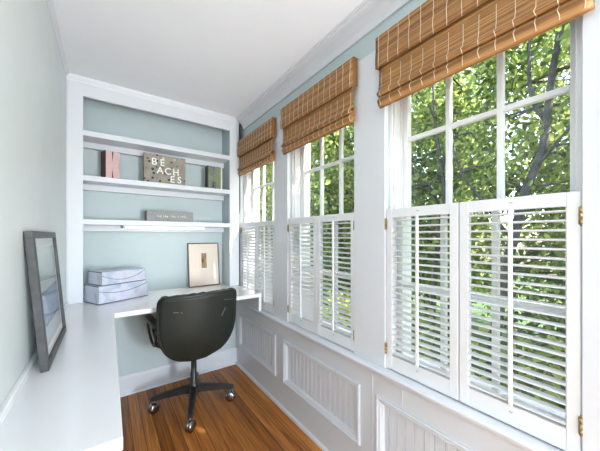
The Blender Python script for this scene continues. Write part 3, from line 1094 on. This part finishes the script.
def leaves(name, mat, parent, clumps, per, sig, size, seed, origin, lim):
    rg = np.random.default_rng(seed)
    cl = np.repeat(np.asarray(clumps), per, axis=0)
    P = cl + rg.normal(0, 1, cl.shape) * np.asarray(sig)
    lo, hi = np.asarray(lim[0::2]) + size * .8, np.asarray(lim[1::2]) - size * .8
    P = P[((P > lo) & (P < hi)).all(1)] - np.asarray(origin)
    n = len(P)
    L = size * rg.uniform(.6, 1.25, n)
    Wd = L * rg.uniform(.26, .36, n)
    az = rg.uniform(0, 2 * np.pi, n)
    el = rg.normal(-.55, .45, n)
    d = np.stack([np.cos(az) * np.cos(el), np.sin(az) * np.cos(el), np.sin(el)], 1)
    rv = rg.normal(0, 1, (n, 3)); rv[:, 2] += .0
    u = np.cross(d, rv); u /= np.linalg.norm(u, axis=1)[:, None]
    w = np.cross(d, u)
    fold = rg.uniform(.1, .45, n)
    V = np.empty((n, 6, 3), np.float32)
    def pt(a, b, lift):
        return P + d * (L * a)[:, None] + u * (Wd * b)[:, None] + w * (Wd * lift * fold)[:, None]
    V[:, 0] = pt(0, 0, 0); V[:, 1] = pt(.28, .9, 1); V[:, 2] = pt(.65, .8, 1)
    V[:, 3] = pt(1, 0, -.4); V[:, 4] = pt(.65, -.8, 1); V[:, 5] = pt(.28, -.9, 1)
    idx = np.arange(n)[:, None] * 6
    F = np.concatenate([idx + np.array([0, 1, 2, 3]), idx + np.array([0, 3, 4, 5])], 1).reshape(-1)
    me = bpy.data.meshes.new(name)
    me.vertices.add(n * 6); me.vertices.foreach_set('co', V.reshape(-1))
    me.loops.add(len(F)); me.loops.foreach_set('vertex_index', F.astype(np.int32))
    nf = n * 2
    me.polygons.add(nf)
    me.polygons.foreach_set('loop_start', np.arange(nf, dtype=np.int32) * 4)
    me.polygons.foreach_set('loop_total', np.full(nf, 4, np.int32))
    me.update(calc_edges=True)
    me.materials.append(mat)
    o = bpy.data.objects.new(name, me)
    COL.objects.link(o)
    o.parent = parent
    return o

def box_clumps(rnd, b, n, sig):
    """clump centres in a rounded volume b = (x0, x1, y0, y1, z0, z1), kept off its faces"""
    out = []
    while len(out) < n:
        q = (rnd.uniform(-1, 1), rnd.uniform(-1, 1), rnd.uniform(-1, 1))
        if .25 < sum(abs(v) ** 4 for v in q) ** .25 and sum(abs(v) ** 4 for v in q) < 1:
            out.append(tuple((b[2 * i] + b[2 * i + 1]) / 2 + q[i] * ((b[2 * i + 1] - b[2 * i]) / 2 - sig * .6) for i in range(3)))
    return out

def tree(label, base, paths, crown, ncl, per, size, mat, seed, group='trees outside the windows', name='leafy_tree', sig=.17, over=()):
    rnd = random.Random(seed)
    t = thing(name, label, 'tree' if name == 'leafy_tree' else 'shrub', base, 0, group)
    B = Vector(base)
    cl = box_clumps(rnd, crown, ncl, sig)
    m = MB()
    for pts, r0, r1 in paths:
        q = [Vector(p) - B for p in pts]
        k = len(q)
        m.tube(q, [r0 + (r1 - r0) * i / (k - 1) for i in range(k)], 8)
    # twigs from the stems to some of the leaf clumps
    allp = [Vector(p) - B for pts, _, _ in paths for p in pts[1:]]
    for c in cl[::3]:
        c = Vector(c) - B
        s = min(allp, key=lambda p: (p - c).length + .6 * max(0, p.z - c.z))
        mid = (s + c) / 2 + Vector((rnd.uniform(-.1, .1), rnd.uniform(-.1, .1), rnd.uniform(0, .15)))
        m.tube([s, mid, c], [.016, .010, .004], 5)
    m.build('trunk' if name == 'leafy_tree' else 'stems', SPLINE, t)
    leaves('foliage', mat, t, cl, per, (sig, sig, sig), size, seed, base, crown)
    for b, n in over:  # unseen leaf clumps added to keep direct sun out of the windows
        leaves('sun_blocking_foliage', mat, t, box_clumps(rnd, b, n, sig), per, (sig, sig, sig), size, seed + 50, base, b)
    return t

def stem(x, y, z0, z1, rnd, n=6, sway=.12):
    return [(x + rnd.uniform(-1, 1) * sway * (i > 0), y + rnd.uniform(-1, 1) * sway * (i > 0), z0 + (z1 - z0) * i / n) for i in range(n + 1)]

# the forked tree close to the nearest window
tree('leafy tree with a forked grey trunk outside the nearest window', (3.6, 1.30, gz),
     [([(3.6, 1.30, gz), (3.6, 1.24, -.2), (3.6, 1.12, .8), (3.6, 1.00, 1.36), (3.6, .93, 1.70), (3.6, .80, 2.06), (3.62, .77, 2.38), (3.63, .73, 2.85), (3.66, .66, 3.35), (3.70, .58, 4.0)], .062, .022),
      ([(3.62, .77, 2.36), (3.66, .87, 2.55), (3.70, .93, 2.85), (3.8, .95, 3.5)], .030, .012),
      ([(3.6, .88, 1.86), (3.55, .70, 2.08), (3.5, .52, 2.30), (3.45, .30, 2.55)], .018, .008),
      ([(3.6, 1.05, 1.15), (3.5, 1.30, 1.6), (3.42, 1.5, 1.95), (3.4, 1.6, 2.4)], .020, .008)],
     (3.42, 5.4, -.45, 1.72, .0, 4.6), 150, 75, .092, LEAF1, 1, over=[((1.35, 2.9, -.45, .5, 2.45, 3.4), 50)])
rnd = random.Random(77)
tree('slender tree with thin dark stems between the nearest and middle windows', (3.9, 2.15, gz),
     [([(3.9, 2.15, gz), (3.9, 2.1, 0), (3.9, 2.02, 1.2), (3.9, 1.92, 1.8), (3.88, 1.98, 2.3), (3.86, 2.05, 2.9), (3.9, 2.1, 3.8)], .040, .014),
      ([(3.9, 1.98, 1.6), (3.85, 2.12, 1.95), (3.8, 2.45, 2.35), (3.75, 2.7, 2.9)], .020, .008),
      ([(3.9, 2.0, 2.0), (3.9, 1.88, 2.45), (3.95, 1.86, 2.95), (4.0, 1.9, 3.5)], .026, .010)],
     (3.6, 5.5, 1.78, 3.35, .0, 4.6), 140, 75, .092, LEAF1, 2)
specs = [('broad leafy tree outside the middle window', 4.3, 4.4, (3.0, 5.6, 3.42, 5.5), LEAF1, 3),
         ('bushy tree seen past the middle window towards the shelves', 4.4, 6.9, (3.1, 5.8, 5.57, 8.2), LEAF3, 4),
         ('deep green tree farthest along the row outside', 4.5, 9.8, (3.1, 6.0, 8.27, 11.4), LEAF2, 5),
         ('leafy tree at the near end of the row outside', 4.2, -1.5, (2.9, 5.4, -2.6, -.52), LEAF3, 6)]
for lb, x, y, bx4, mt, sd in specs:
    tree(lb, (x, y, gz), [(stem(x, y, gz, 3.6, rnd), .07, .02), (stem(x + .05, y + .1, .6, 3.2, rnd, 5, .4), .035, .01)],
         bx4 + (.0, 4.6), 170, 80, .098, mt, sd, over=[((1.35, 2.9, -2.6, -.52, 2.45, 4.6), 110)] if sd == 6 else ())
# second row, taller and farther
back = [('tall pale tree behind the forked tree', 8, .6, (-1.0, 2.2), LEAF3, 11), ('tall tree behind the slender tree', 8, 3.8, (2.3, 5.4), LEAF1, 12), ('tall dense tree in the back row beyond the middle window', 8.0, 7.0, (5.5, 8.7), LEAF2, 13),
        ('tall yellow-green tree in the back row towards the farthest window', 8.2, 10.6, (8.8, 12.4), LEAF3, 14), ('tall dark tree at the far end of the back row', 8.2, 15.0, (12.5, 17.2), LEAF2, 15), ('tall tree at the near end of the back row', 8, -2.6, (-4.4, -1.1), LEAF1, 16)]
for lb, x, y, yr, mt, sd in back:
    tree(lb, (x, y, gz), [(stem(x, y, gz, 5.5, rnd, 7, .2), .12, .03)], (6.5, 9.8) + yr + (-1.1, 7.2), 250, 60, .15, mt, sd, sig=.26)
shr = [('low dark shrub under the forked tree', .35, 21), ('low shrub beside the slender tree', 1.9, 22), ('low shrub outside the middle window', 3.6, 23), ('low shrub outside the farthest window', 5.6, 24), ('far low shrub at the end of the hedge row', 8.0, 25)]
sy = [-.8, 1.1, 2.7, 4.6, 6.8, 9.4]
for k, (lb, y, sd) in enumerate(shr):
    tree(lb, (2.3, y, gz), [(stem(2.3, y, gz, .2, rnd, 4, .1), .03, .01)], (1.75, 2.82, sy[k] + .03, sy[k + 1] - .03, -1.15, .62), 90, 60, .085, LEAF3, sd, 'shrubs outside the windows', 'garden_shrub')
